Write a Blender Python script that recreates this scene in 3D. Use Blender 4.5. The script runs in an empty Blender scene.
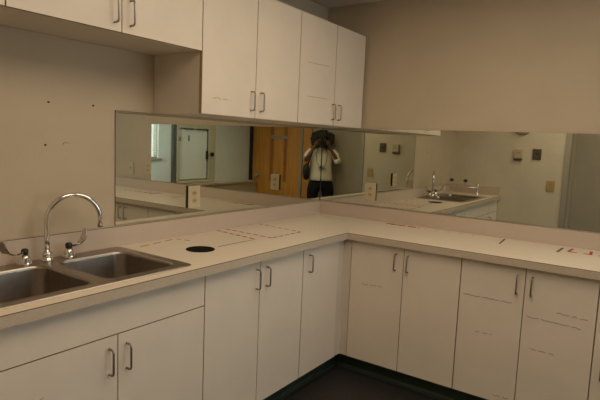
import bpy, bmesh, math, random
from mathutils import Vector, Matrix
random.seed(7)
PI = math.pi
scene = bpy.context.scene
COL = scene.collection

# ------------------------------------------------------------------ camera
CX, CY, CZ = -3.3923, -2.1726, 1.4643
cam_r = Vector((0.57471427, -0.81730269, 0.0414706))
cam_u = Vector((0.06843059, 0.09849387, 0.99278206))
cam_f = Vector((0.81548805, 0.56772816, -0.11253434))
cd = bpy.data.cameras.new('camera')
cd.sensor_width = 36.0
cd.lens = 515.1 * 36.0 / 600.0
cd.clip_start = 0.01
cam = bpy.data.objects.new('camera', cd)
COL.objects.link(cam)
M = Matrix.Identity(4)
for i in range(3):
    M[i][0] = cam_r[i]; M[i][1] = cam_u[i]; M[i][2] = -cam_f[i]
M[0][3], M[1][3], M[2][3] = CX, CY, CZ
cam.matrix_world = M
scene.camera = cam

# ------------------------------------------------------------------ world, lights, exposure
w = bpy.data.worlds.new('world'); scene.world = w; w.use_nodes = True
bgn = w.node_tree.nodes['Background']
bgn.inputs[0].default_value = (0.80, 0.92, 1.0, 1)
bgn.inputs[1].default_value = 2.8

def area(name, loc, sx, sy, power, color, rot=(0, 0, 0), spread=PI):
    l = bpy.data.lights.new(name, 'AREA'); l.shape = 'RECTANGLE'
    l.size = sx; l.size_y = sy; l.energy = power; l.color = color; l.spread = spread
    o = bpy.data.objects.new(name, l); COL.objects.link(o)
    o.location = loc; o.rotation_euler = rot
    return o
WARM = (1.0, 0.81, 0.585)
area('ceiling_lamp_or_fill', (-1.45, -1.55, 2.455), 1.2, 1.2, 17.2, WARM)
area('ceiling_lamp_or_fill', (-2.65, -1.75, 2.455), 0.6, 1.2, 12.5, WARM)  # added fill, lifts the right-hand base doors
area('ceiling_lamp_or_fill', (-2.5, -3.2, 2.455), 1.2, 0.6, 9, (1.0, 0.88, 0.70), spread=math.radians(105))  # added lamp brightening the orange door end, narrowed to miss the cabinets
area('daylight_fill', (-0.02, -3.4, 1.55), 0.95, 1.1, 24, (0.84, 0.95, 1.0), rot=(0, PI / 2, math.radians(48)), spread=math.radians(78))  # added cool fill inside the unseen window, turned onto the far wall

scene.view_settings.view_transform = 'Standard'
scene.view_settings.look = 'None'
scene.view_settings.exposure = 0.0
scene.view_settings.gamma = 1.0
scene.view_settings.use_curve_mapping = False
scene.cycles.max_bounces = 12
scene.cycles.glossy_bounces = 8
scene.cycles.diffuse_bounces = 5
scene.cycles.use_denoising = True
scene.cycles.sample_clamp_indirect = 4.0

# ------------------------------------------------------------------ materials
def mat(name, col, rough=0.5, metal=0.0, noise=None, bump=None, spec=0.5, emit=None):
    m = bpy.data.materials.new(name); m.use_nodes = True
    nt = m.node_tree; b = nt.nodes['Principled BSDF']
    b.inputs['Base Color'].default_value = (*col, 1)
    b.inputs['Roughness'].default_value = rough
    b.inputs['Metallic'].default_value = metal
    b.inputs['Specular IOR Level'].default_value = spec
    if noise or bump:
        tc = nt.nodes.new('ShaderNodeTexCoord')
    if noise:                                  # (scale, amount, detail)
        n = nt.nodes.new('ShaderNodeTexNoise'); n.inputs['Scale'].default_value = noise[0]
        n.inputs['Detail'].default_value = noise[2] if len(noise) > 2 else 3
        nt.links.new(tc.outputs['Object'], n.inputs['Vector'])
        r = nt.nodes.new('ShaderNodeValToRGB')
        a = noise[1]
        r.color_ramp.elements[0].position = 0.3; r.color_ramp.elements[1].position = 0.7
        r.color_ramp.elements[0].color = (*[c * (1 - a) for c in col], 1)
        r.color_ramp.elements[1].color = (*[min(1, c * (1 + a)) for c in col], 1)
        nt.links.new(n.outputs['Fac'], r.inputs['Fac'])
        nt.links.new(r.outputs['Color'], b.inputs['Base Color'])
    if bump:                                   # (scale, strength)
        n2 = nt.nodes.new('ShaderNodeTexNoise'); n2.inputs['Scale'].default_value = bump[0]
        nt.links.new(tc.outputs['Object'], n2.inputs['Vector'])
        bp = nt.nodes.new('ShaderNodeBump'); bp.inputs['Strength'].default_value = bump[1]
        bp.inputs['Distance'].default_value = 0.002
        nt.links.new(n2.outputs['Fac'], bp.inputs['Height'])
        nt.links.new(bp.outputs['Normal'], b.inputs['Normal'])
    return m

MT = {}
MT['wall'] = mat('wall_paint', (0.51, 0.42, 0.305), 0.7, noise=(3, 0.04), bump=(90, 0.25), spec=0.25)
MT['wall_pale'] = mat('pale_wall_paint', (0.64, 0.56, 0.43), 0.65, noise=(4, 0.05), bump=(60, 0.3), spec=0.25)
MT['wall_grey'] = mat('grey_wall_paint', (0.42, 0.37, 0.285), 0.7, noise=(4, 0.04), spec=0.2)
MT['wall_cool'] = mat('cool_white_paint', (0.70, 0.75, 0.74), 0.6, noise=(3, 0.03), spec=0.25)
MT['cab'] = mat('cabinet_laminate', (0.72, 0.635, 0.53), 0.42, noise=(5, 0.03), spec=0.4)
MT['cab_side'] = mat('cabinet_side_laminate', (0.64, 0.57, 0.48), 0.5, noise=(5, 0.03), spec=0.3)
MT['tan_edge'] = mat('particle_board_edge', (0.36, 0.22, 0.11), 0.7, noise=(200, 0.2))
MT['dark_in'] = mat('cabinet_inside', (0.12, 0.08, 0.05), 0.8)
MT['counter'] = mat('counter_laminate', (0.74, 0.645, 0.52), 0.38, noise=(260, 0.10, 4), spec=0.4)
MT['counter_edge'] = mat('counter_edge_laminate', (0.50, 0.415, 0.32), 0.45, noise=(260, 0.10, 4), spec=0.3)  # darker tone than the counter top, for its front face
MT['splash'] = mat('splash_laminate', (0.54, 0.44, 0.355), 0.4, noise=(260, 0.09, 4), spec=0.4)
MT['kraft'] = mat('laminate_kraft_edge', (0.16, 0.10, 0.06), 0.6)
MT['steel'] = mat('brushed_steel', (0.38, 0.33, 0.28), 0.34, 1.0, noise=(40, 0.08))
MT['chrome'] = mat('chrome', (0.75, 0.74, 0.72), 0.07, 1.0)
MT['nickel'] = mat('handle_nickel', (0.33, 0.30, 0.27), 0.3, 1.0)
MT['black'] = mat('black_plastic', (0.012, 0.011, 0.010), 0.45)
MT['hole'] = mat('rubber_and_hole_dark', (0.006, 0.006, 0.006), 0.8, spec=0.1)
MT['mirror'] = mat('mirror_silver', (0.66, 0.67, 0.59), 0.012, 1.0)
MT['mirror_edge'] = mat('mirror_edge', (0.03, 0.035, 0.03), 0.3)
MT['green'] = mat('green_rubber', (0.027, 0.046, 0.033), 0.45, noise=(8, 0.1), spec=0.4)
MT['ivory'] = mat('ivory_plastic', (0.50, 0.43, 0.29), 0.4)
MT['ivory_dark'] = mat('yellowed_plastic', (0.46, 0.33, 0.13), 0.4)
MT['slot'] = mat('slot_black', (0.02, 0.015, 0.01), 0.7)
MT['bronze'] = mat('brown_plate', (0.12, 0.10, 0.07), 0.4, 0.4)
MT['red'] = mat('red_ink', (0.38, 0.010, 0.006), 0.6)
MT['brown_ink'] = mat('brown_ink', (0.20, 0.06, 0.03), 0.6)
MT['ink'] = mat('dark_ink', (0.05, 0.045, 0.05), 0.6)
MT['blue_ink'] = mat('blue_black_ink', (0.02, 0.025, 0.04), 0.5)
MT['pencil'] = mat('pencil', (0.20, 0.15, 0.11), 0.7)
MT['cream'] = mat('cream_metal_paint', (0.50, 0.47, 0.36), 0.5)
MT['trim_grey'] = mat('grey_trim_paint', (0.36, 0.32, 0.26), 0.5)
MT['skin'] = mat('skin_brown', (0.22, 0.10, 0.05), 0.5, noise=(20, 0.06))
MT['hair'] = mat('dark_curly_hair', (0.018, 0.011, 0.007), 0.7, noise=(40, 0.4), bump=(60, 1.0))
MT['shirt'] = mat('cream_cotton', (0.82, 0.77, 0.64), 0.85, noise=(12, 0.05), bump=(25, 0.6), spec=0.1)
MT['trousers'] = mat('black_cotton', (0.020, 0.020, 0.022), 0.85, noise=(15, 0.15), spec=0.1)
MT['leather'] = mat('black_leather', (0.014, 0.013, 0.014), 0.5, bump=(60, 0.4))
MT['silver'] = mat('silver_plastic', (0.55, 0.55, 0.53), 0.3, 0.6)
MT['blind'] = mat('white_blind', (0.80, 0.82, 0.82), 0.5)

def wood_mat():
    m = bpy.data.materials.new('orange_oak_veneer'); m.use_nodes = True
    nt = m.node_tree; b = nt.nodes['Principled BSDF']; b.inputs['Roughness'].default_value = 0.38
    tc = nt.nodes.new('ShaderNodeTexCoord'); mp = nt.nodes.new('ShaderNodeMapping')
    mp.inputs['Scale'].default_value = (9, 9, 0.7)
    n = nt.nodes.new('ShaderNodeTexNoise'); n.inputs['Scale'].default_value = 3.0; n.inputs['Detail'].default_value = 6
    r = nt.nodes.new('ShaderNodeValToRGB')
    r.color_ramp.elements[0].position = 0.3; r.color_ramp.elements[0].color = (0.56, 0.235, 0.035, 1)
    r.color_ramp.elements[1].position = 0.7; r.color_ramp.elements[1].color = (0.74, 0.36, 0.065, 1)
    L = nt.links.new
    L(tc.outputs['Object'], mp.inputs['Vector']); L(mp.outputs['Vector'], n.inputs['Vector'])
    L(n.outputs['Fac'], r.inputs['Fac']); L(r.outputs['Color'], b.inputs['Base Color'])
    return m
MT['wood'] = wood_mat()
MT['wood_dark'] = mat('dark_oak_veneer', (0.36, 0.135, 0.022), 0.4, noise=(6, 0.15))

def ceiling_mat():
    m = bpy.data.materials.new('ceiling_tile'); m.use_nodes = True
    nt = m.node_tree; b = nt.nodes['Principled BSDF']; b.inputs['Roughness'].default_value = 0.9
    tc = nt.nodes.new('ShaderNodeTexCoord'); br = nt.nodes.new('ShaderNodeTexBrick')
    br.offset = 0; br.inputs['Scale'].default_value = 1.0
    br.inputs['Brick Width'].default_value = 0.61; br.inputs['Row Height'].default_value = 1.22
    br.inputs['Mortar Size'].default_value = 0.012
    br.inputs['Color1'].default_value = (0.62, 0.55, 0.45, 1); br.inputs['Color2'].default_value = (0.60, 0.535, 0.44, 1)
    br.inputs['Mortar'].default_value = (0.5, 0.47, 0.4, 1)
    nt.links.new(tc.outputs['Object'], br.inputs['Vector']); nt.links.new(br.outputs['Color'], b.inputs['Base Color'])
    return m
MT['ceiling'] = ceiling_mat()

def floor_mat():
    m = bpy.data.materials.new('dark_floor_tile'); m.use_nodes = True
    nt = m.node_tree; b = nt.nodes['Principled BSDF']; b.inputs['Roughness'].default_value = 0.55
    tc = nt.nodes.new('ShaderNodeTexCoord'); n = nt.nodes.new('ShaderNodeTexNoise')
    n.inputs['Scale'].default_value = 60; n.inputs['Detail'].default_value = 5
    r = nt.nodes.new('ShaderNodeValToRGB')
    r.color_ramp.elements[0].position = 0.35; r.color_ramp.elements[0].color = (0.010, 0.009, 0.009, 1)
    r.color_ramp.elements[1].position = 0.75; r.color_ramp.elements[1].color = (0.032, 0.027, 0.025, 1)
    nt.links.new(tc.outputs['Object'], n.inputs['Vector']); nt.links.new(n.outputs['Fac'], r.inputs['Fac'])
    nt.links.new(r.outputs['Color'], b.inputs['Base Color'])
    return m
MT['floor'] = floor_mat()

# ------------------------------------------------------------------ mesh helpers
class MB:
    def __init__(s):
        s.bm = bmesh.new()
    def box(s, x0, x1, y0, y1, z0, z1, mi=0):
        vs = [s.bm.verts.new((x, y, z)) for z in (z0, z1) for (x, y) in ((x0, y0), (x1, y0), (x1, y1), (x0, y1))]
        fs = []
        for idx in ((3, 2, 1, 0), (4, 5, 6, 7), (0, 1, 5, 4), (1, 2, 6, 5), (2, 3, 7, 6), (3, 0, 4, 7)):
            f = s.bm.faces.new([vs[i] for i in idx]); f.material_index = mi; fs.append(f)
        return fs                                        # bottom, top, front(-y), right, back, left
    def tube(s, pts, rad, seg=10, mi=0, cap=True):
        pts = [Vector(p) for p in pts]; n = len(pts)
        rads = rad if isinstance(rad, (list, tuple)) else [rad] * n
        rings = []; up = None
        for i, p in enumerate(pts):
            t = (pts[min(i + 1, n - 1)] - pts[max(i - 1, 0)]).normalized()
            if up is None:
                up = Vector((0, 0, 1)) if abs(t.z) < 0.9 else Vector((1, 0, 0))
            a = t.cross(up)
            if a.length < 1e-6:
                a = t.cross(Vector((0, 1, 0)))
            a.normalize(); up = a.cross(t).normalized()
            rings.append([s.bm.verts.new(p + (a * math.cos(2 * PI * k / seg) + up * math.sin(2 * PI * k / seg)) * rads[i]) for k in range(seg)])
        for i in range(n - 1):
            for k in range(seg):
                f = s.bm.faces.new((rings[i][k], rings[i][(k + 1) % seg], rings[i + 1][(k + 1) % seg], rings[i + 1][k]))
                f.material_index = mi; f.smooth = True
        if cap:
            for rg in (rings[0], rings[-1]):
                try:
                    f = s.bm.faces.new(rg); f.material_index = mi
                except ValueError:
                    pass
    def lathe(s, prof, c=(0, 0, 0), seg=24, mi=0, smooth=True):
        rings = []
        for r, z in prof:
            rings.append([s.bm.verts.new((c[0] + r * math.cos(2 * PI * k / seg), c[1] + r * math.sin(2 * PI * k / seg), c[2] + z)) for k in range(seg)])
        for i in range(len(rings) - 1):
            for k in range(seg):
                f = s.bm.faces.new((rings[i][k], rings[i][(k + 1) % seg], rings[i + 1][(k + 1) % seg], rings[i + 1][k]))
                f.material_index = mi; f.smooth = smooth
        for rg in (rings[0], rings[-1]):
            if (rg[0].co - rg[1].co).length > 1e-7:
                f = s.bm.faces.new(rg); f.material_index = mi
    def prism(s, poly, z0, z1, mi=0):
        lo = [s.bm.verts.new((x, y, z0)) for x, y in poly]; hi = [s.bm.verts.new((x, y, z1)) for x, y in poly]
        fs = [s.bm.faces.new(list(reversed(lo))), s.bm.faces.new(hi)]
        n = len(poly)
        for i in range(n):
            fs.append(s.bm.faces.new((lo[i], lo[(i + 1) % n], hi[(i + 1) % n], hi[i])))
        for f in fs: f.material_index = mi
    def build(s, name, mats, parent=None, bevel=0, loc=None, keep=False):
        bmesh.ops.remove_doubles(s.bm, verts=s.bm.verts, dist=1e-7)
        bmesh.ops.recalc_face_normals(s.bm, faces=s.bm.faces)
        me = bpy.data.meshes.new(name); s.bm.to_mesh(me); s.bm.free()
        if not isinstance(mats, (list, tuple)): mats = [mats]
        for m in mats: me.materials.append(MT[m] if isinstance(m, str) else m)
        o = bpy.data.objects.new(name, me); COL.objects.link(o)
        if parent: o.parent = parent
        if loc: o.location = loc
        if bevel:
            b = o.modifiers.new('bevel', 'BEVEL'); b.width = bevel; b.segments = 2; b.limit_method = 'ANGLE'; b.angle_limit = math.radians(50)
        return o

def tag(o, label=None, cat=None, group=None, kind=None):
    if label: o['label'] = label
    if cat: o['category'] = cat
    if group: o['group'] = group
    if kind: o['kind'] = kind
    return o
def thing(name, label, cat, loc=(0, 0, 0), rotz=0, group=None):
    o = bpy.data.objects.new(name, None); COL.objects.link(o)
    o.empty_display_size = 0.1
    o.location = loc; o.rotation_euler = (0, 0, rotz)
    return tag(o, label, cat, group)
def copy_tree(o, parent=None):
    c = o.copy(); COL.objects.link(c); c.parent = parent
    for ch in list(o.children): copy_tree(ch, c)
    return c
def struct(name, mb, m, parent=None, bevel=0):
    o = mb.build(name, m, parent, bevel)
    if parent is None: o['kind'] = 'structure'
    return o
def apply_mods(o):
    dg = bpy.context.evaluated_depsgraph_get(); dg.update()
    me = bpy.data.meshes.new_from_object(o.evaluated_get(dg), depsgraph=dg)
    o.modifiers.clear(); o.data = me

# ------------------------------------------------------------------ key dimensions
XW = -3.075            # left wall the sink counter butts against
XE = -3.90             # recessed entry wall
YF = -4.0              # far end wall
ZC = 2.473             # ceiling
CT, CB = 0.914, 0.8744 # counter top / underside
HB, UB = 1.0139, 1.579 # splash top, mirror top / wall cabinet bottom
UT, RB = 2.2351, 1.87  # wall cabinet top, raised cabinet bottom
FL, FR = -0.587, -0.599   # door planes of the two base runs
G = 0.006              # wall faces sit behind the mirror plane

# ------------------------------------------------------------------ room shell
b = MB(); b.box(XE - 0.1, 0.12, YF - 0.12, 0.12, -0.06, 0); struct('floor', b, 'floor')
b = MB(); b.box(XE - 0.1, 0.12, YF - 0.12, 0.12, ZC, ZC + 0.06); struct('ceiling', b, 'ceiling')
b = MB(); b.box(XW - 0.12, 0.12, G, 0.12, 0, ZC); struct('wall_back', b, 'wall')
b = MB()                                             # right wall with an unseen, assumed window opening near its far end
b.box(G, 0.12, -2.9, G, 0, ZC); b.box(G, 0.12, YF, -3.9, 0, ZC); b.box(G, 0.12, -3.9, -2.9, 0, 0.98); b.box(G, 0.12, -3.9, -2.9, 2.12, ZC)
struct('wall_right', b, 'wall')
b = MB(); b.box(XW - 0.12, XW, -1.27, G, 0, ZC); b.box(XE, XW - 0.12, -1.27, -1.15, 0, ZC)
struct('wall_left', b, 'wall_pale')
b = MB(); b.box(XE - 0.1, XE, YF, -1.15, 0, ZC); struct('wall_entry', b, 'wall_grey')
b = MB()                                             # far end wall with window opening
b.box(XE, -1.72, YF - 0.12, YF, 0, ZC); b.box(-0.7, 0.12, YF - 0.12, YF, 0, ZC)
b.box(-1.72, -0.7, YF - 0.12, YF, 0, 1.13); b.box(-1.72, -0.7, YF - 0.12, YF, 2.1, ZC)
struct('wall_front', b, 'wall_cool')
# timber trim that caps the end of the left wall
b = MB(); b.box(XW - 0.125, XW + 0.012, -1.30, -1.27, 0, ZC); b.box(XW - 0.125, XW + 0.004, -1.325, -1.30, 0, ZC)
t = struct('trim_1', b, 'trim_grey')

# windows
def window(name, loc, rotz, wid, z0, z1, blinds):
    r = bpy.data.objects.new(name, None); COL.objects.link(r); r.location = loc; r.rotation_euler = (0, 0, rotz); r['kind'] = 'structure'
    b = MB(); f = 0.022
    b.box(0, wid, 0.03, 0.09, z0, z0 + f); b.box(0, wid, 0.03, 0.09, z1 - f, z1)
    b.box(0, f, 0.03, 0.09, z0 + f, z1 - f); b.box(wid - f, wid, 0.03, 0.09, z0 + f, z1 - f)
    b.box(wid / 2 - 0.02, wid / 2 + 0.02, 0.03, 0.09, z0 + f, z1 - f)
    b.build('window_frame', 'cream', r)
    b = MB(); b.box(-0.03, wid + 0.03, -0.05, 0.03, z0 - 0.03, z0); b.build('window_sill', 'trim_grey', r)
    b = MB(); b.box(f, wid - f, 0.058, 0.062, z0 + f, z1 - f)
    gm = bpy.data.materials.get('window_glass')
    if not gm:
        gm = bpy.data.materials.new('window_glass'); gm.use_nodes = True; nt = gm.node_tree
        tr = nt.nodes.new('ShaderNodeBsdfTransparent'); gl = nt.nodes.new('ShaderNodeBsdfGlossy'); mx = nt.nodes.new('ShaderNodeMixShader')
        gl.inputs['Roughness'].default_value = 0.02; mx.inputs['Fac'].default_value = 0.06
        nt.links.new(tr.outputs[0], mx.inputs[1]); nt.links.new(gl.outputs[0], mx.inputs[2])
        nt.links.new(mx.outputs[0], nt.nodes['Material Output'].inputs['Surface'])
    b.build('glass_pane', gm, r)
    if blinds:
        b = MB(); z = z0 + 0.02
        while z < z1 - 0.05:
            vs = [b.bm.verts.new(v) for v in ((0.01, 0.004, z), (wid - 0.01, 0.004, z), (wid - 0.01, 0.026, z + 0.008), (0.01, 0.026, z + 0.008))]
            b.bm.faces.new(vs); z += 0.025
        b.box(0.005, wid - 0.005, 0.0, 0.03, z1 - 0.05, z1 - 0.01)
        b.build('blind', 'blind', r)
    return r
window('window_1', (-0.7, YF, 0), PI, 1.02, 1.13, 2.1, True)
window('unseen_window', (G, -2.9, 0), -PI / 2, 1.0, 0.98, 2.12, True)  # unseen window, assumed as source of the far wall's cool light

# ------------------------------------------------------------------ door handles etc
def handle_mesh(L=0.098, proj=0.028, r=0.0042):
    b = MB(); h = L / 2; c = 0.012
    pts = [(0, 0, -h), (0, -proj + c, -h)]
    for k in range(1, 5):
        a = PI / 2 * k / 4; pts.append((0, -proj + c - c * math.sin(a), -h + c - c * math.cos(a)))
    for k in range(0, 5):
        a = PI / 2 * k / 4; pts.append((0, -proj + c - c * math.cos(a), h - c + c * math.sin(a)))
    pts.append((0, 0, h))
    b.tube(pts, r, 8)
    return b
_hm = handle_mesh().build('handle', 'nickel'); HMESH = _hm.data; bpy.data.objects.remove(_hm)
def add_handle(parent, x, z, y=-0.0005):
    o = bpy.data.objects.new('handle', HMESH); COL.objects.link(o); o.parent = parent; o.location = (x, y, z); return o

def scribble(parent, x0, x1, z0, z1, m='ink', h=0.007, words=True, y=-0.0004, name='handwritten_note', rad=0.001):
    """thin illegible handwriting running along a door face"""
    b = MB(); n = max(6, int(abs(x1 - x0) / 0.0045)); run = []
    rnd = random.Random(int((x0 + z0) * 1000)); gap = 0
    for i in range(n + 1):
        f = i / n; x = x0 + (x1 - x0) * f; z = z0 + (z1 - z0) * f
        if words:
            if gap == 0 and rnd.random() < 0.16 and len(run) > 5:
                b.tube(run, rad, 4); run = []; gap = 2
            if gap: gap -= 1; continue
            z += rnd.choice((-0.5, -0.2, 0.35, 0.5, 1.0)) * h * 0.6
        else:
            z += rnd.uniform(-0.5, 0.5) * h * 0.25
        run.append((x, y, z))
    if len(run) > 1: b.tube(run, rad, 4)
    return b.build(name, m, parent)

def panel_door(parent, x0, x1, z0, z1, name='cabinet_door', th=0.019):
    b = MB(); fs = b.box(x0, x1, 0, th, z0, z1)
    for i in (0, 1, 3, 5): fs[i].material_index = 1
    return b.build(name, ['cab', 'tan_edge'], parent)

def cabinet(name, label, cat, loc, rotz, w_, z0, z1, d, cols, group=None, toe=False, toprail=True, opentop=False):
    """carcass of panels; local x along the run, doors at y=0 facing -y. cols: door dicts"""
    r = thing(name, label, cat, (loc[0], loc[1], 0), rotz, group)
    b = MB(); p = 0.018; y0 = 0.0215; e = 0.0006
    b.box(e, p, y0, d, z0, z1); b.box(w_ - p, w_ - e, y0, d, z0, z1)
    b.box(p, w_ - p, y0, d, z0, z0 + p); b.box(p, w_ - p, d - 0.006, d, z0 + p, z1)
    if not opentop: b.box(p, w_ - p, y0, d - 0.006, z1 - p, z1)
    else: b.box(p, w_ - p, y0, y0 + p, z1 - 0.05, z1)
    for x in sorted({c['x1'] for c in cols if c['x1'] < w_ - 0.05}):
        b.box(x - 0.02, x + 0.02, y0, y0 + p, z0 + p, z1 - p)
    b.build('carcass', 'cab_side', r)
    if toe:
        b = MB(); b.box(0.001, w_ - 0.001, 0.078, 0.094, 0.0, z0); b.build('toe_board', 'dark_in', r)
    g = 0.002
    for c in cols:
        nm = c.get('name', 'cabinet_door')
        dz0 = c.get('z0', z0 + 0.001); dz1 = c.get('z1', z1 - 0.002)
        dr = panel_door(r, c['x0'] + g, c['x1'] - g, dz0, dz1, nm)
        if 'hx' in c: add_handle(dr, c['hx'], c['hz'])
        for nt in c.get('notes', []): scribble(dr, *nt[0], **(nt[1] if len(nt) > 1 else {}))
    return r

HZ = 0.779
# ---- base cabinets, back run (local x = world x - start)
Z0 = 0.115
def B(x): return x
s = -3.073
cabinet('base_cabinet', 'narrow white base cabinet at the left end of the sink run, against the switch wall', 'cabinet', (s, FL), 0, 0.375, Z0, CB, 0.585,
        [dict(x0=0, x1=0.375, z1=0.728, hx=0.34, hz=0.634), dict(x0=0, x1=0.375, z0=0.732, z1=CB - 0.003, name='drawer_front')], 'base cabinets along the back wall', True)
s = -2.696
cabinet('sink_base_cabinet', 'wide white double-door cabinet under the sink with a plain panel above its doors', 'cabinet', (s, FL), 0, 0.880, Z0, CB, 0.585,
        [dict(x0=0, x1=0.438, z1=0.728, hx=0.400, hz=0.634, notes=[((0.10, 0.155, 0.58, 0.594), dict(m='pencil', words=False, name='scuff_mark', rad=0.0009))]),
         dict(x0=0.438, x1=0.880, z1=0.728, hx=0.476, hz=0.634),
         dict(x0=0, x1=0.880, z0=0.732, z1=CB - 0.003, name='false_front')], 'base cabinets along the back wall', True, opentop=True)
s = -1.815
cabinet('base_cabinet', 'white double-door base cabinet under the round black counter hole', 'cabinet', (s, FL), 0, 0.758, Z0, CB, 0.585,
        [dict(x0=0, x1=0.379, hx=0.352, hz=HZ), dict(x0=0.379, x1=0.758, hx=0.430, hz=HZ)], 'base cabinets along the back wall', True, opentop=True)
s = -1.056
cabinet('base_cabinet', 'white single-door base cabinet beside the inside corner', 'cabinet', (s, FL), 0, 0.385, Z0, CB, 0.585,
        [dict(x0=0, x1=0.385, hx=0.058, hz=HZ)], 'base cabinets along the back wall', True)
# ---- corner filler post
b = MB(); b.box(-0.669, FR, FL + 0.004, FL + 0.022, Z0, CB); b.box(FR + 0.004, FR + 0.022, -0.634, FL + 0.022, Z0, CB)
b.box(FR - 0.004, FR + 0.004, FL - 0.004, FL + 0.004, Z0, CB)
b.box(-0.669, FR + 0.094, FL + 0.078, FL + 0.094, 0, Z0); b.box(FR + 0.078, FR + 0.094, -0.634, FL + 0.094, 0, Z0)
tag(b.build('corner_filler', 'cab_side'), 'plain white filler post in the inside corner between the two base cabinet runs', 'filler panel')
# ---- base cabinets, right run (local x -> world -y)
def runR(y): return (FR, y)
R90 = -PI / 2
DR = 0.597
cabinet('base_cabinet', 'white double-door base cabinet on the right run nearest the corner, one pencilled line', 'cabinet', runR(-0.637), R90, 0.689, Z0, CB, DR,
        [dict(x0=0, x1=0.351, hx=0.302, hz=HZ, notes=[((0.086, 0.222, 0.603, 0.611), dict(h=0.005))]),
         dict(x0=0.351, x1=0.689, hx=0.380, hz=HZ)], 'base cabinets along the right wall', True)
cabinet('base_cabinet', 'white double-door base cabinet on the right run with the most handwritten notes', 'cabinet', runR(-1.327), R90, 0.661, Z0, CB, DR,
        [dict(x0=0, x1=0.331, hx=0.294, hz=HZ, notes=[((0.022, 0.278, 0.671, 0.672),), ((0.100, 0.188, 0.475, 0.480),), ((0.222, 0.302, 0.149, 0.153),)]),
         dict(x0=0.331, x1=0.661, hx=0.365, hz=HZ, notes=[((0.489, 0.626, 0.668, 0.661),), ((0.354, 0.600, 0.618, 0.612),), ((0.388, 0.492, 0.452, 0.450),)])],
        'base cabinets along the right wall', True)
cabinet('base_cabinet', 'white base cabinet at the right edge with pulls set low on its doors', 'cabinet', runR(-1.989), R90, 0.70, Z0, CB, DR,
        [dict(x0=0, x1=0.35, hx=0.042, hz=0.435), dict(x0=0.35, x1=0.70, hx=0.655, hz=0.435)], 'base cabinets along the right wall', True)

# ---- green cove base along the toe kicks
def cove(name, path, inward):
    """path: two ends of the toe board face (world xy); inward: unit vector towards the room"""
    b = MB(); prof = [(0.0, 0.0), (0.022, 0.0), (0.022, 0.003), (0.010, 0.010), (0.005, 0.022), (0.004, 0.108), (0.0, 0.110)]
    rings = []
    for p in path:
        rings.append([b.bm.verts.new((p[0] + inward[0] * o + p[2] * o, p[1] + inward[1] * o + p[3] * o, z)) for o, z in prof])
    n = len(prof)
    for k in range(n): b.bm.faces.new((rings[0][k], rings[0][(k + 1) % n], rings[1][(k + 1) % n], rings[1][k]))
    b.bm.faces.new(rings[0]); b.bm.faces.new(list(reversed(rings[1])))
    return struct(name, b, 'green')
tl, tr = FL + 0.0775, FR + 0.0775
cove('baseboard_left', [(XW + 0.002, tl, 0, 0), (tr, tl, -1, 0)], (0, -1))
cove('baseboard_right', [(tr, tl, 0, -1), (tr, -2.69, 0, 0)], (-1, 0))

# ---- wall cabinets
W0 = (-0.344)
DU = 0.346
cabinet('wall_cabinet', 'short raised white wall cabinet at far left, mostly cut off by the photo edge', 'cabinet', (-3.073, W0), 0, 0.555, RB, UT, DU,
        [dict(x0=0, x1=0.555, hx=0.04, hz=1.955)], 'wall cabinets along the back wall')
cabinet('wall_cabinet', 'short raised white double-door wall cabinet above the sink', 'cabinet', (-2.517, W0), 0, 0.892, RB, UT, DU,
        [dict(x0=0, x1=0.449, hx=0.415, hz=1.953), dict(x0=0.449, x1=0.892, hx=0.490, hz=1.953)], 'wall cabinets along the back wall')
cabinet('wall_cabinet', 'tall white double-door wall cabinet left of the other tall one, faint scribble bottom left', 'cabinet', (-1.624, W0), 0, 0.797, UB, UT, DU,
        [dict(x0=0, x1=0.398, hx=0.362, hz=1.668, notes=[((0.077, 0.206, 1.659, 1.658), dict(m='pencil'))]), dict(x0=0.398, x1=0.797, hx=0.440, hz=1.668)],
        'wall cabinets along the back wall')
cabinet('wall_cabinet', 'tall white double-door wall cabinet at the corner with two pencil lines on its left door', 'cabinet', (-0.826, W0), 0, 0.806, UB, UT, DU,
        [dict(x0=0, x1=0.412, hx=0.388, hz=1.668, notes=[((0.084, 0.326, 1.949, 1.956), dict(m='pencil', words=False)), ((0.089, 0.320, 1.745, 1.748), dict(m='pencil', words=False))]),
         dict(x0=0.412, x1=0.806, hx=0.462, hz=1.668)], 'wall cabinets along the back wall')

# ------------------------------------------------------------------ countertop
YR = -2.70                                            # right run end
YCF, XCF = -0.6173, -0.6293
b = MB()
b.prism([(XW + 0.001, G - 0.001), (XW + 0.001, YCF), (XCF, YCF), (XCF, YR), (G - 0.001, YR), (G - 0.001, G - 0.001)], CB, CT)
top = tag(b.build('countertop', 'counter'), 'L-shaped beige laminate countertop with red dashed marks and a round hole', 'countertop')
SX0, SX1, SY0, SY1 = -2.70, -1.855, -0.560, -0.030       # sink outline
HX, HY, HR = -1.612, -0.345, 0.067
cut = MB(); cut.box(SX0 + 0.02, SX1 - 0.02, SY0 + 0.012, SY1 - 0.012, CB - 0.1, CT + 0.1)
co = cut.build('cutter', 'counter')
cut2 = MB(); cut2.lathe([(HR, -0.2), (HR, 0.2)], (HX, HY, CT), 40); co2 = cut2.build('cutter', 'counter')
for c in (co, co2):
    m = top.modifiers.new('b', 'BOOLEAN'); m.operation = 'DIFFERENCE'; m.object = c; m.solver = 'EXACT'
apply_mods(top)
for c in (co, co2): bpy.data.objects.remove(c)
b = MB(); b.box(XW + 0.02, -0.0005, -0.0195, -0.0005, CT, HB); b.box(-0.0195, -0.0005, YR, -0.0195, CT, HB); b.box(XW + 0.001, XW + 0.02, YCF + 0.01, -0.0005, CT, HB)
b.build('backsplash', 'splash', top, 0.0015)
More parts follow.
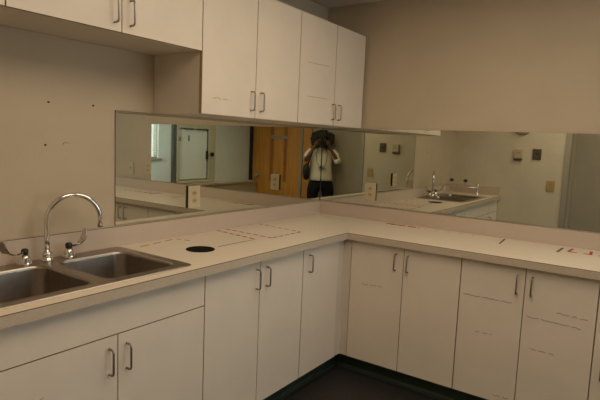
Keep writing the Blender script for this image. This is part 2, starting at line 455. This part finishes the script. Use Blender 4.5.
b = MB(); b.box(XW + 0.002, XCF - 0.0005, YCF - 0.0005, YCF + 0.002, CB, CT - 0.0024); b.box(XCF - 0.0005, XCF + 0.002, YR, YCF, CB, CT - 0.0024)
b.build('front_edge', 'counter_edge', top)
b = MB(); k = 0.0024
b.box(XW + 0.002, XCF, YCF - 0.0006, YCF + 0.002, CT - k, CT + 0.0003); b.box(XCF - 0.0006, XCF + 0.002, YR, YCF, CT - k, CT + 0.0003)
b.build('front_edge_line', 'kraft', top)
b = MB(); b.box(XW + 0.021, -0.020, -0.0203, -0.0185, HB - 0.002, HB + 0.0004); b.box(-0.0203, -0.0185, YR, -0.02, HB - 0.002, HB + 0.0004)
b.build('splash_edge_line', 'kraft', top)
b = MB(); b.lathe([(HR + 0.004, 0.0), (HR + 0.004, 0.002), (HR - 0.001, 0.002), (HR - 0.003, -0.036), (0.0, -0.036)], (HX, HY, CT), 40)
b.build('hole_liner', 'hole', top)  # black closed bottom stands for the darkness inside the hole
def dash_line(p0, p1, m, wid=0.006, dash=0.035, gap=0.022, name='red_mark'):
    wid *= 1.25; a = Vector((*p0, 0)); d = Vector((*p1, 0)) - a; L = d.length; d.normalize(); n = Vector((-d.y, d.x, 0)); t_ = 0
    while t_ < L:
        b = MB(); e = min(t_ + dash, L); q = [a + d * t_ + n * wid / 2, a + d * t_ - n * wid / 2, a + d * e - n * wid / 2, a + d * e + n * wid / 2]
        lo = [b.bm.verts.new((v.x, v.y, CT + 0.0001)) for v in q]; hi = [b.bm.verts.new((v.x, v.y, CT + 0.0006)) for v in q]
        b.bm.faces.new(hi)
        for i in range(4): b.bm.faces.new((lo[i], lo[(i + 1) % 4], hi[(i + 1) % 4], hi[i]))
        b.build(name, m, top)
        t_ = e + gap
dash_line((-1.167, -0.03), (-1.213, -0.369), 'red', 0.012)
dash_line((-1.092, -0.03), (-1.112, -0.402), 'red', 0.010)
dash_line((-1.10, -0.402), (-0.825, -0.403), 'red', 0.009)
dash_line((-0.79, -0.04), (-0.825, -0.403), 'red', 0.007)
dash_line((-1.213, -0.365), (-1.50, -0.36), 'brown_ink', 0.005, 0.3, 0.01)
dash_line((-1.52, -0.06), (-1.50, -0.16), 'red', 0.006)
dash_line((-1.78, -0.10), (-1.53, -0.06), 'brown_ink', 0.005, 0.06, 0.03)
dash_line((-0.068, -0.62), (-0.080, -0.87), 'red', 0.022, 0.06, 0.02)
dash_line((-0.090, -0.66), (-0.060, -0.69), 'red', 0.02, 0.1)
dash_line((-0.080, -0.90), (-0.085, -1.25), 'brown_ink', 0.003, 0.02, 0.06)
dash_line((-0.052, -1.417), (-0.25, -1.433), 'blue_ink', 0.009, 1, name='ink_stroke')
dash_line((-0.092, -1.75), (-0.254, -1.743), 'blue_ink', 0.011, 1, name='ink_stroke')
dash_line((-0.080, -1.80), (-0.190, -1.79), 'red', 0.012, 1)
dash_line((-0.190, -1.79), (-0.190, -2.2), 'red', 0.015, 0.045, 0.03)
dash_line((-0.085, -1.895), (-0.190, -1.90), 'red', 0.012, 1)

# ------------------------------------------------------------------ sink
def rrect(x0, x1, y0, y1, r, n=5):
    pts = []
    for cx, cy, a0 in ((x1 - r, y1 - r, 0), (x0 + r, y1 - r, 90), (x0 + r, y0 + r, 180), (x1 - r, y0 + r, 270)):
        for k in range(n + 1):
            a = math.radians(a0 + 90 * k / n); pts.append((cx + r * math.cos(a), cy + r * math.sin(a)))
    return pts
sink = thing('sink', 'stainless steel double-bowl sink set into the beige countertop', 'sink', ((SX0 + SX1) / 2, (SY0 + SY1) / 2, CT))
ox, oy = (SX0 + SX1) / 2, (SY0 + SY1) / 2
BOWLS = [(-2.655, -2.290, -0.520, -0.125), (-2.250, -1.905, -0.520, -0.125)]
b = MB(); zt = 0.004
outer = [b.bm.verts.new((x - ox, y - oy, zt)) for x, y in rrect(SX0 + 0.004, SX1 - 0.004, SY0 + 0.004, SY1 - 0.004, 0.03)]
lip = [b.bm.verts.new((x - ox, y - oy, 0.0004)) for x, y in rrect(SX0, SX1, SY0, SY1, 0.032)]
n = len(outer)
for i in range(n): b.bm.faces.new((lip[i], lip[(i + 1) % n], outer[(i + 1) % n], outer[i]))
edges = [b.bm.edges.get((outer[i], outer[(i + 1) % n])) or b.bm.edges.new((outer[i], outer[(i + 1) % n])) for i in range(n)]
for (x0, x1, y0, y1) in BOWLS:
    ring = [b.bm.verts.new((x - ox, y - oy, zt)) for x, y in rrect(x0, x1, y0, y1, 0.05)]
    edges += [b.bm.edges.new((ring[i], ring[(i + 1) % len(ring)])) for i in range(len(ring))]
bmesh.ops.triangle_fill(b.bm, use_beauty=True, edges=edges)
b.build('rim', 'steel', sink)
for (x0, x1, y0, y1) in BOWLS:
    b = MB(); rings = []
    for ins, z, r in ((0.0, zt, 0.05), (0.003, zt + 0.0025, 0.05), (0.007, zt + 0.0005, 0.05), (0.008, -0.008, 0.05), (0.012, -0.12, 0.05), (0.022, -0.155, 0.05), (0.05, -0.168, 0.04), (0.12, -0.171, 0.03)):
        rings.append([b.bm.verts.new((x - ox, y - oy, z)) for x, y in rrect(x0 + ins, x1 - ins, y0 + ins, y1 - ins, r)])
    for a, c in zip(rings, rings[1:]):
        for i in range(len(a)):
            f = b.bm.faces.new((a[i], a[(i + 1) % len(a)], c[(i + 1) % len(a)], c[i])); f.smooth = True
    b.bm.faces.new(rings[-1])
    bo = b.build('bowl', 'steel', sink)
    b = MB(); b.lathe([(0.045, 0), (0.043, 0.003), (0.032, 0.002), (0.028, -0.004), (0.0, -0.004)], ((x0 + x1) / 2 - ox, (y0 + y1) / 2 - oy, -0.1705), 24)
    b.build('drain', 'chrome', bo)

# ------------------------------------------------------------------ faucet and lever handles
ZD = CT + zt
fc = thing('gooseneck_faucet', 'chrome gooseneck faucet standing behind the sink', 'faucet', (-2.241, -0.075, ZD))
b = MB(); b.lathe([(0.026, 0), (0.026, 0.006), (0.020, 0.012), (0.017, 0.018), (0.020, 0.022), (0.020, 0.034), (0.014, 0.040), (0.0, 0.040)]); b.build('base', 'chrome', fc)
pts = [(0, 0, 0.036), (0, 0, 0.08), (0, 0, 0.14), (0, 0, 0.168)]
Rg = 0.108; sp = Vector((0.937, -0.35, 0)).normalized()
for k in range(1, 19):
    a = PI * k / 18 * 1.02; pts.append(tuple(sp * (Rg - Rg * math.cos(a)) + Vector((0, 0, 0.170 + Rg * 1.0 * math.sin(a)))))
pts.append(tuple(Vector(pts[-1]) + Vector((0, 0, -0.020))))
b = MB(); b.tube(pts, [0.0108] * 4 + [0.0108] * 6 + [0.0102] * (len(pts) - 12) + [0.0102, 0.0102], 12); b.build('spout', 'chrome', fc)
b = MB(); e = Vector(pts[-1]); b.tube([e + Vector((0, 0, 0.003)), e + Vector((0, 0, -0.012))], 0.0108, 12); b.build('aerator', 'nickel', fc)
def lever(label, loc, ang, k=1.0, grp='faucet lever handles at the sink'):
    r = thing('faucet_handle', label, 'faucet handle', loc, 0, grp)
    b = MB(); b.lathe([(0.028, 0), (0.028, 0.005), (0.025, 0.012), (0.020, 0.030), (0.014, 0.040), (0.0, 0.041)]); b.build('base', 'chrome', r)
    b = MB(); b.lathe([(0.011, 0.038), (0.014, 0.044), (0.014, 0.058), (0.010, 0.064), (0.0, 0.065)], seg=12); b.build('hub', 'black', r)
    d = Vector((math.cos(ang), math.sin(ang), 0)); sd = Vector((-d.y, d.x, 0))
    b = MB(); prev = None
    for (s_, z, wd, th) in ((0.008, 0.050, 0.006, 0.005), (0.035, 0.049, 0.006, 0.004), (0.055, 0.053, 0.011, 0.0035), (0.075, 0.066, 0.016, 0.003), (0.088, 0.090, 0.018, 0.003), (0.094, 0.118, 0.013, 0.002)):
        up = Vector((0, 0, 1)) if s_ < 0.05 else (Vector((0, 0, 1)) * 0.6 - d * 0.8).normalized()
        c = d * s_ * k + Vector((0, 0, z)); ring = [b.bm.verts.new(c + sd * wd + up * th), b.bm.verts.new(c - sd * wd + up * th), b.bm.verts.new(c - sd * wd - up * th), b.bm.verts.new(c + sd * wd - up * th)]
        if prev:
            for i in range(4): b.bm.faces.new((prev[i], prev[(i + 1) % 4], ring[(i + 1) % 4], ring[i]))
        else: b.bm.faces.new(ring)
        prev = ring
    b.bm.faces.new(prev)
    b.build('lever', 'chrome', r, 0.001)
    return r
lever('chrome lever handle to the left of the gooseneck faucet', (-2.335, -0.075, ZD), PI * 1.13, 1.35)
lever('chrome lever handle to the right of the gooseneck faucet', (-2.145, -0.078, ZD), 0.08, 0.9)
# low bridge tap by the switch wall, seen in the right mirror
bt = thing('bridge_tap', 'low chrome bar tap with two black knobs at the left counter end', 'faucet', (-2.90, -0.22, CT))
b = MB(); b.lathe([(0.022, 0), (0.020, 0.008), (0.014, 0.012), (0.014, 0.10), (0.019, 0.105), (0.019, 0.13), (0.0, 0.136)], (0, -0.165, 0)); b.build('post', 'chrome', bt)
b = MB(); b.lathe([(0.020, 0), (0.018, 0.008), (0.011, 0.012), (0.011, 0.075), (0.0, 0.076)], (0, 0.155, 0))
b.build('post', 'chrome', bt)
b = MB(); b.tube([(0, 0.17, 0.085), (0, 0.0, 0.085), (0, -0.165, 0.085)], 0.008, 10); b.build('bridge', 'chrome', bt)
for yy in (0.155, -0.015):
    b = MB(); b.tube([(0, yy, 0.085), (0, yy, 0.15)], 0.006, 8); st = b.build('stem', 'chrome', bt)
    b = MB(); b.lathe([(0.0, 0.142), (0.020, 0.146), (0.027, 0.160), (0.020, 0.176), (0.0, 0.180)], (0, yy, 0), 14); b.build('knob', 'black', st)

# ------------------------------------------------------------------ mirrors
def mirror(label, x0, x1, y0, y1, name='wall_mirror'):
    b = MB()
    fs = b.box(x0, x1, y0, y1, HB + 0.001, UB - 0.001)
    for f in fs: f.material_index = 1
    if x1 - x0 > 0.1: fs[2].material_index = 0
    else: fs[5].material_index = 0
    o = b.build(name, ['mirror', 'mirror_edge'])
    return tag(o, label, 'mirror', 'mirror strips above the counter')
mirror('long frameless mirror strip on the back wall above the sink-side counter', -1.853, -0.0005, 0.0, 0.0055)
mirror('long frameless mirror strip on the right wall, meeting the other in the corner', 0.0, 0.0055, -2.03, -0.0005)

b = MB(); b.box(-0.003, -0.0006, -0.003, -0.0006, HB + 0.001, UB - 0.001); o = b.build('corner_seam', 'mirror_edge'); o.parent = bpy.data.objects['wall_mirror']
# ------------------------------------------------------------------ outlets, switches
def outlet(label, loc, rotz, duplex=True, sx=0.088, sz=0.128, th=0.010, m='ivory', m2='ivory_dark', grp=None, name='outlet'):
    r = thing(name, label, 'outlet' if duplex else 'switch', loc, rotz, grp)
    b = MB(); b.box(-sx / 2, sx / 2, -th, -max(0.0003, th - 0.006), -sz / 2, sz / 2)
    b.build('cover_plate', m, r, 0.0025)
    if th > 0.012:
        b = MB(); b.box(-sx / 2 + 0.002, sx / 2 - 0.002, -th + 0.006, -0.0003, -sz / 2 + 0.002, sz / 2 - 0.002); b.build('dark_gap_block', 'slot', r)  # black block standing in for the dark gap behind the plate
    if duplex:
        for z in (0.022, -0.022):
            b = MB(); b.prism([(x, z_) for x, z_ in [(0.017 * math.cos(2 * PI * k / 16), 0.014 * math.sin(2 * PI * k / 16)) for k in range(16)]], 0, 0.003)
            o = b.build('receptacle', m2, r); o.rotation_euler = (PI / 2, 0, 0); o.location = (0, -th + 0.0005, z)
            b = MB()
            for x in (-0.006, 0.006): b.box(x - 0.0015, x + 0.0015, -0.003, 0.005, 0.0028, 0.0036)
            b.build('slot', 'slot', o)
    else:
        b = MB(); b.box(-0.005, 0.005, -th - 0.010, -th + 0.001, -0.004, 0.012); b.build('toggle', m2, r, 0.001)
    for z in ((0.0,) if duplex else (0.03, -0.03)):
        b = MB(); b.tube([(0, -th + 0.001, z), (0, -th - 0.001, z)], 0.003, 8); b.build('screw', 'nickel', r)
    return r
outlet('ivory outlet on the back-wall mirror above the black counter hole', (-1.344, 0, 1.127), 0, th=0.014, grp='outlets on the mirrors')
outlet('ivory outlet on the right-wall mirror close to the corner', (0, -0.443, 1.122), R90, th=0.014, grp='outlets on the mirrors')
outlet('ivory outlet just past the end of the right-wall mirror', (G, -2.075, 1.136), R90, grp='outlets past the right mirror')
outlet('ivory switch plate further along the right wall, left of another plate in the mirror', (G, -2.353, 1.118), R90, False, name='switch_plate', grp='outlets past the right mirror')
R9 = PI / 2
th = thing('thermostat', 'ivory thermostat box high on the pale left wall, beside a dark plate', 'thermostat', (XW, -0.78, 1.42), R9)
b = MB(); b.box(-0.045, 0.045, -0.035, -0.0003, -0.045, 0.06); b.build('cover', 'ivory', th, 0.004)
b = MB(); b.box(-0.045, 0.045, -0.028, -0.0003, -0.066, -0.046); b.build('base', 'bronze', th)
b = MB(); b.box(-0.025, 0.025, -0.037, -0.034, 0.01, 0.03); b.build('dial_window', 'ivory_dark', th)
outlet('dark brown switch plate high on the pale left wall, beside the thermostat', (XW, -0.98, 1.43), R9, False, 0.095, 0.125, m='bronze', m2='slot', name='switch_plate')
outlet('yellowish outlet lower on the pale left wall near its end', (XW, -1.155, 1.075), R9, True, 0.085, 0.120, m='ivory_dark')
ds = thing('smoke_detector', 'round pale detector on the left wall above the thermostat, cut by the mirror top', 'smoke detector', (XW, -0.80, 1.745), R9)
b = MB(); b.lathe([(0.095, 0), (0.095, 0.02), (0.08, 0.034), (0.0, 0.036)], seg=32); o = b.build('cover', 'ivory', ds); o.rotation_euler = (PI / 2, 0, 0)
b = MB(); b.lathe([(0.10, 0.0005), (0.10, 0.008), (0.0, 0.008)], seg=32); o = b.build('base_ring', 'bronze', ds); o.rotation_euler = (PI / 2, 0, 0)

# screws left in the back wall
def screw(label, loc):
    b = MB(); b.tube([(0, 0, 0), (0, -0.006, 0)], 0.0028, 8); b.tube([(0, -0.0058, 0), (0, -0.008, 0)], 0.0042, 8)
    o = b.build('screw', 'slot'); o.location = loc
    return tag(o, label, 'screw', 'screws left in the back wall')
screw('dark screw left in the wall under the raised cabinets, the left of an upper pair', (-2.184, G, 1.588))
screw('dark screw left in the wall under the raised cabinets, nearest the mirror', (-1.972, G, 1.590))
screw('small screw in the wall above the faucet arch, left of the peeling chip', (-2.20, G, 1.405))
b = MB(); b.box(-0.012, 0.012, -0.0015, 0, -0.008, 0.008); b.tube([(-0.012, -0.001, 0), (0.0, -0.004, 0.010), (0.014, -0.001, 0.002)], 0.0025, 6)
o = b.build('wall_chip', 'ivory'); o.location = (-2.105, G, 1.41); tag(o, 'small pale chip of peeling paint on the wall above the faucet', 'paint chip')

# ------------------------------------------------------------------ far things seen in the mirrors
def door_root(name, loc, rotz):
    r = bpy.data.objects.new(name, None); COL.objects.link(r); r.location = loc; r.rotation_euler = (0, 0, rotz); r['kind'] = 'structure'; return r
d1 = door_root('door_1', (XE, -3.99, 0), R9)     # local x -> world +y, local -y -> world +x
b = MB(); b.box(0.04, 1.085, -0.045, -0.0003, 0, 2.03); b.build('door_leaf', 'wood', d1)
b = MB(); b.box(0.0, 0.04, -0.06, -0.0003, 0, 2.09); b.box(1.085, 1.13, -0.06, -0.0003, 0, 2.09); b.box(0.04, 1.085, -0.06, -0.0003, 2.03, 2.09); b.build('door_frame', 'trim_grey', d1)
b = MB()
b.box(0.42, 0.50, -0.0456, -0.045, 0.75, 2.02); b.box(0.73, 0.80, -0.0456, -0.045, 0.75, 2.02)
b.build('veneer_band', 'wood_dark', d1)
b = MB(); b.box(0.44, 0.80, -0.056, -0.045, 1.50, 1.555); b.build('name_plate', 'trim_grey', d1)
b = MB(); b.tube([(0.155, -0.045, 0.83), (0.155, -0.10, 0.83)], 0.012, 10); b.tube([(0.155, -0.09, 0.83), (0.155, -0.10, 0.83), (0.155, -0.128, 0.83)], [0.026, 0.040, 0.024], 14); b.tube([(0.155, -0.045, 0.83), (0.155, -0.052, 0.83)], 0.035, 16)
b.build('door_knob', 'silver', d1)
b = MB(); b.box(1.135, 1.30, -0.04, -0.0003, 0, 2.03); b.build('side_panel', 'wood', d1)
# pale glazed hatch window with a cream frame on the far end wall
d2 = door_root('window_3', (-2.03, YF, 0), PI)     # local x -> world -x, local -y -> world +y
b = MB(); b.box(0.0, 0.055, -0.06, -0.0003, 0.74, 2.1); b.box(0.68, 0.83, -0.06, -0.0003, 0.74, 2.1); b.box(0.055, 0.68, -0.06, -0.0003, 1.60, 1.66); b.box(0.055, 0.68, -0.05, -0.0003, 1.66, 2.1); b.box(0.055, 0.68, -0.06, -0.0003, 0.74, 0.78)
b.build('window_frame', 'cream', d2)
b = MB(); b.box(0.058, 0.655, -0.035, -0.0003, 0.80, 1.585); b.build('casement', 'wall_cool', d2)
b = MB(); b.box(0.655, 0.68, -0.03, -0.0003, 0.79, 1.60); b.build('rubber_seal', 'slot', d2)
for x0, x1 in ((0.15, 0.35), (0.42, 0.655)):
    b = MB(); b.box(x0, x1, -0.058, -0.035, 1.586, 1.5995); b.build('rubber_seal', 'slot', d2)
b = MB(); b.box(0.71, 0.78, -0.085, -0.06, 1.165, 1.225); b.build('latch', 'black', d2, 0.004)
b = MB(); b.box(0.63, 0.665, -0.06, -0.03, 1.12, 1.25); b.build('pull', 'black', d2, 0.004)
b = MB(); b.box(0.245, 0.275, -0.0365, -0.035, 1.40, 1.49); b.build('small_plaque', 'bronze', d2)
b = MB(); b.box(0.035, 0.058, -0.072, -0.035, 1.40, 1.46); b.build('hinge', 'bronze', d2)
b = MB(); b.box(-2.03, -1.965, YF + 0.0003, YF + 0.05, 0, ZC); struct('shade_strip', b, mat('dark_green_shade', (0.10, 0.10, 0.08), 0.6))  # dark strip, shade of the corner put into its colour

b = MB(); b.box(-3.82, -1.45, YF + 0.061, YF + 0.16, 0, 0.70); b.box(-3.82, -1.45, YF + 0.061, YF + 0.18, 0.70, 0.73); struct('trim_3', b, 'wall')
b = MB(); b.box(-3.838, -3.795, YF + 0.0003, YF + 0.05, 0.735, ZC); struct('trim_4', b, 'slot')
# ------------------------------------------------------------------ the photographer
fwd = Vector((0.842, 0.539, 0)).normalized()
BX, BY = CX - fwd.x * 0.275, CY - fwd.y * 0.275
rz = math.atan2(fwd.y, fwd.x) - PI / 2
per = thing('person', 'person in cream shirt and black trousers with dark curly hair, raising a camera', 'person', (BX, BY, 0), rz)

def skin(name, verts, edges, m, parent, levels=2, root=0, smooth=True):
    me = bpy.data.meshes.new(name); me.from_pydata([v[0] for v in verts], edges, [])
    o = bpy.data.objects.new(name, me); COL.objects.link(o)
    sk = o.modifiers.new('skin', 'SKIN'); sk.use_smooth_shade = True
    if not me.skin_vertices: me.skin_vertices.new()
    for i, v in enumerate(verts):
        r = v[1]; me.skin_vertices[0].data[i].radius = r if isinstance(r, tuple) else (r, r)
        me.skin_vertices[0].data[i].use_root = (i == root)
    sb = o.modifiers.new('sub', 'SUBSURF'); sb.levels = levels; sb.render_levels = levels
    apply_mods(o)
    o.data.materials.clear(); o.data.materials.append(MT[m])
    for p in o.data.polygons: p.use_smooth = True
    o.parent = parent
    return o
def chain(V, E, start, pts):
    prev = start
    for p, r in pts:
        V.append((p, r)); i = len(V) - 1
        if prev is not None: E.append((prev, i))
        prev = i
    return prev
# one continuous body: pelvis root, spine, head, arms, legs
V, E = [], []
V.append(((0, 0, 0.88), (0.14, 0.10)))
chest = chain(V, E, 0, [((0, 0.0, 1.0), (0.115, 0.085)), ((0, -0.005, 1.15), (0.125, 0.09)), ((0, -0.01, 1.28), (0.12, 0.085))])
head = chain(V, E, chest, [((0, -0.01, 1.365), (0.055, 0.055)), ((0, 0.005, 1.42), (0.058, 0.062)), ((0, 0.022, 1.47), (0.070, 0.085)), ((0, 0.015, 1.53), (0.075, 0.093)), ((0, 0.005, 1.585), (0.05, 0.06))])
HANDS = {}
for sx in (1, -1):
    e = chain(V, E, chest, [((sx * 0.175, -0.01, 1.315), 0.05), ((sx * 0.228, 0.03, 1.245), 0.043), ((sx * 0.258, 0.085, 1.165), 0.036), ((sx * 0.205, 0.13, 1.26), 0.034), ((sx * 0.135, 0.16, 1.365), 0.024), ((sx * 0.118, 0.166, 1.40), 0.026), ((sx * 0.110, 0.172, 1.43), 0.024)])
    HANDS[sx] = e
    chain(V, E, 0, [((sx * 0.11, 0.0, 0.80), 0.095), ((sx * 0.125, 0.01, 0.62), 0.075), ((sx * 0.122, 0.015, 0.48), 0.055), ((sx * 0.105, -0.01, 0.33), 0.052), ((sx * 0.105, -0.02, 0.10), 0.036), ((sx * 0.11, 0.03, 0.05), 0.036), ((sx * 0.115, 0.11, 0.035), 0.030)])
body = skin('body', V, E, 'skin', per, 2)
# hands: five fingers each, curled round the camera body
for sx in (1, -1):
    V2, E2 = [], []
    V2.append(((sx * 0.113, 0.168, 1.415), (0.020, 0.026)))
    pm = chain(V2, E2, 0, [((sx * 0.106, 0.175, 1.445), (0.015, 0.028))])
    for k, (dz, ln) in enumerate(((0.030, 0.95), (0.013, 1.05), (-0.005, 1.0), (-0.021, 0.8))):
        z = 1.450 + dz
        chain(V2, E2, pm, [((sx * 0.106, 0.195, z), 0.0088), ((sx * (0.104), 0.195 + 0.028 * ln, z + 0.002), 0.0082), ((sx * (0.104 - 0.024 * ln), 0.205 + 0.030 * ln, z + 0.003), 0.0076), ((sx * (0.104 - 0.040 * ln), 0.203 + 0.028 * ln, z + 0.002), 0.0066)])
    chain(V2, E2, 0, [((sx * 0.100, 0.158, 1.435), 0.0105), ((sx * 0.082, 0.146, 1.452), 0.0095), ((sx * 0.064, 0.142, 1.462), 0.008)])
    skin('hand', V2, E2, 'skin', body, 1)
# face
b = MB()
b.lathe([(0.0, 0.02), (0.010, 0.012), (0.013, 0.0), (0.0, -0.004)], (0, 0.108, 1.462), 10); b.build('nose', 'skin', body)
b = MB(); b.tube([(-0.024, 0.098, 1.430), (0, 0.108, 1.428), (0.024, 0.098, 1.430)], [0.003, 0.006, 0.003], 8); b.build('mouth', mat('lips', (0.20, 0.07, 0.05), 0.5), body)
for sx in (1, -1):
    b = MB(); bmesh.ops.create_uvsphere(b.bm, u_segments=12, v_segments=8, radius=0.012, matrix=Matrix.Translation((sx * 0.031, 0.094, 1.497))); b.build('eye', mat('eye', (0.3, 0.27, 0.24), 0.2), body)
    b = MB(); b.tube([(sx * 0.078, 0.0, 1.455), (sx * 0.088, -0.01, 1.475), (sx * 0.088, -0.012, 1.50), (sx * 0.078, 0.0, 1.512)], 0.008, 8); b.build('ear', 'skin', body)
# hair
b = MB(); bmesh.ops.create_icosphere(b.bm, subdivisions=5, radius=1.0)
rnd = random.Random(3); bumps = [(Vector((rnd.gauss(0, 1), rnd.gauss(0, 1), rnd.gauss(0, 1))).normalized(), rnd.uniform(0.03, 0.10)) for _ in range(170)]
kill = []
for v in b.bm.verts:
    d = v.co.normalized(); h = 1.0
    for q, a in bumps:
        c = d.dot(q)
        if c > 0.955: h += a * ((c - 0.955) / 0.045)
    v.co = Vector((d.x * 0.172 * h, d.y * 0.135 * h - 0.03, d.z * 0.140 * h + 1.508))
    if v.co.y > 0.045 and abs(v.co.x) < 0.082 and v.co.z < 1.552: v.co.y = 0.045
b.build('hair', 'hair', per)
# clothing
b = MB(); rings = []; ns = 28
for z, rx, ry, cy in ((0.858, 0.186, 0.128, 0.004), (0.862, 0.192, 0.132, 0.004), (0.90, 0.190, 0.130, 0.003), (0.96, 0.178, 0.122, 0.0), (1.04, 0.166, 0.117, 0.0), (1.12, 0.165, 0.117, -0.002), (1.20, 0.174, 0.117, -0.005), (1.27, 0.184, 0.110, -0.008), (1.315, 0.178, 0.096, -0.01), (1.345, 0.135, 0.080, -0.01), (1.368, 0.080, 0.066, -0.008), (1.376, 0.070, 0.062, -0.006)):
    rings.append([b.bm.verts.new((rx * math.copysign(abs(math.cos(2 * PI * k / ns)) ** 0.9, math.cos(2 * PI * k / ns)) + 0.004 * math.sin(9 * z + 3 * k), cy + ry * math.sin(2 * PI * k / ns), z)) for k in range(ns)])
for a, c in zip(rings, rings[1:]):
    for k in range(ns):
        f = b.bm.faces.new((a[k], a[(k + 1) % ns], c[(k + 1) % ns], c[k])); f.smooth = True
for sx in (1, -1):
    pts = [(sx * 0.135, -0.01, 1.295), (sx * 0.185, -0.008, 1.300), (sx * 0.218, 0.012, 1.265), (sx * 0.238, 0.042, 1.215)]; rr = [0.055, 0.066, 0.062, 0.057]
    if sx == -1: pts += [(sx * 0.256, 0.075, 1.172), (sx * 0.252, 0.096, 1.172), (sx * 0.230, 0.112, 1.212)]; rr += [0.055, 0.054, 0.049]
    else: pts += [(sx * 0.246, 0.056, 1.197)]; rr += [0.055]
    b.tube(pts, rr, 16)
sh = b.build('shirt', 'shirt', per)
V, E = [], []
V.append(((0, 0, 0.87), (0.172, 0.120)))
chain(V, E, 0, [((0, 0, 0.93), (0.135, 0.10))])
for sx in (1, -1):
    chain(V, E, 0, [((sx * 0.115, 0.0, 0.78), 0.118), ((sx * 0.128, 0.01, 0.62), 0.100), ((sx * 0.126, 0.012, 0.48), 0.084), ((sx * 0.11, -0.01, 0.30), 0.074), ((sx * 0.11, -0.015, 0.07), 0.072)])
skin('trousers', V, E, 'trousers', per, 2)
for sx in (1, -1):
    V, E = [], []
    V.append(((sx * 0.112, -0.03, 0.045), (0.042, 0.044))); chain(V, E, 0, [((sx * 0.113, 0.05, 0.042), (0.046, 0.040)), ((sx * 0.117, 0.13, 0.033), (0.044, 0.030)), ((sx * 0.118, 0.17, 0.028), (0.034, 0.024))])
    skin('shoe', V, E, 'leather', per, 2)
# camera at the eye
cm = thing('camera', 'black camera held up to the face by the person in the mirror', 'camera', (BX, BY, 0), rz)
b = MB(); b.box(-0.082, 0.082, 0.150, 0.200, 1.405, 1.505); b.box(0.050, 0.084, 0.200, 0.214, 1.410, 1.495); b.build('body', 'black', cm, 0.008)
b = MB(); b.prism([(-0.035, 0.155), (0.035, 0.155), (0.028, 0.205), (-0.028, 0.205)], 1.504, 1.545); b.build('viewfinder_hump', 'black', cm, 0.006)
b = MB(); b.tube([(0, 0.199, CZ), (0, 0.225, CZ), (0, 0.226, CZ), (0, 0.255, CZ)], [0.038, 0.038, 0.042, 0.042], 28); ln = b.build('lens', 'black', cm)
b = MB(); b.tube([(0, 0.2551, CZ), (0, 0.2565, CZ)], [0.028, 0.022], 24); b.build('front_glass', mat('lens_glass', (0.01, 0.01, 0.02), 0.05), ln)
b = MB(); b.lathe([(0.009, 0), (0.009, 0.008), (0.0, 0.009)], (0.06, 0.185, 1.504), 12); b.build('shutter_button', 'silver', cm)
b = MB()
for sx in (1, -1):
    b.tube([(sx * 0.083, 0.165, 1.49), (sx * 0.095, 0.12, 1.44), (sx * 0.082, 0.10, 1.38), (sx * 0.07, 0.05, 1.352), (sx * 0.065, -0.03, 1.362), (0, -0.085, 1.375)], 0.005, 6)
b.build('neck_strap', 'black', cm)
# compact camera on a cord at the chest
cc = thing('compact_camera', 'small silver compact camera hanging on a cord at the person\'s chest', 'camera', (BX, BY, 0), rz)
b = MB(); b.box(-0.060, 0.045, 0.135, 0.160, 1.055, 1.11); b.build('body', 'silver', cc, 0.006)
b = MB(); b.tube([(0.005, 0.158, 1.08), (0.005, 0.176, 1.08)], 0.018, 18); b.build('lens', 'black', cc)
b = MB()
for sx in (1, -1):
    b.tube([(sx * 0.05 - 0.007, 0.148, 1.105), (sx * 0.075, 0.128, 1.16), (sx * 0.085, 0.112, 1.27), (sx * 0.072, 0.05, 1.36), (sx * 0.04, -0.07, 1.375), (0, -0.082, 1.378)], 0.004, 6)
b.build('cord', 'black', cc)
# shoulder bag
bg = thing('shoulder_bag', 'black leather bag hanging at the person\'s right side', 'bag', (BX, BY, 0), rz)
b = MB(); bmesh.ops.create_uvsphere(b.bm, u_segments=20, v_segments=14, radius=1.0)
for v in b.bm.verts:
    k = 1.0 if v.co.z < 0.4 else 1.0 - 0.45 * (v.co.z - 0.4)
    v.co = Vector((0.238 + v.co.x * 0.060 * k, 0.03 + math.copysign(abs(v.co.y) ** 0.8, v.co.y) * 0.125 * k, 0.99 + math.copysign(abs(v.co.z) ** 0.75, v.co.z) * 0.135))
for f in b.bm.faces: f.smooth = True
b.build('pouch', 'leather', bg)
b = MB(); b.tube([(0.225, 0.09, 1.08), (0.185, 0.10, 1.20), (0.14, 0.085, 1.33), (0.12, 0.0, 1.39), (0.15, -0.09, 1.33), (0.20, -0.085, 1.18), (0.225, -0.04, 1.08)], 0.010, 8); b.build('strap', 'leather', bg)
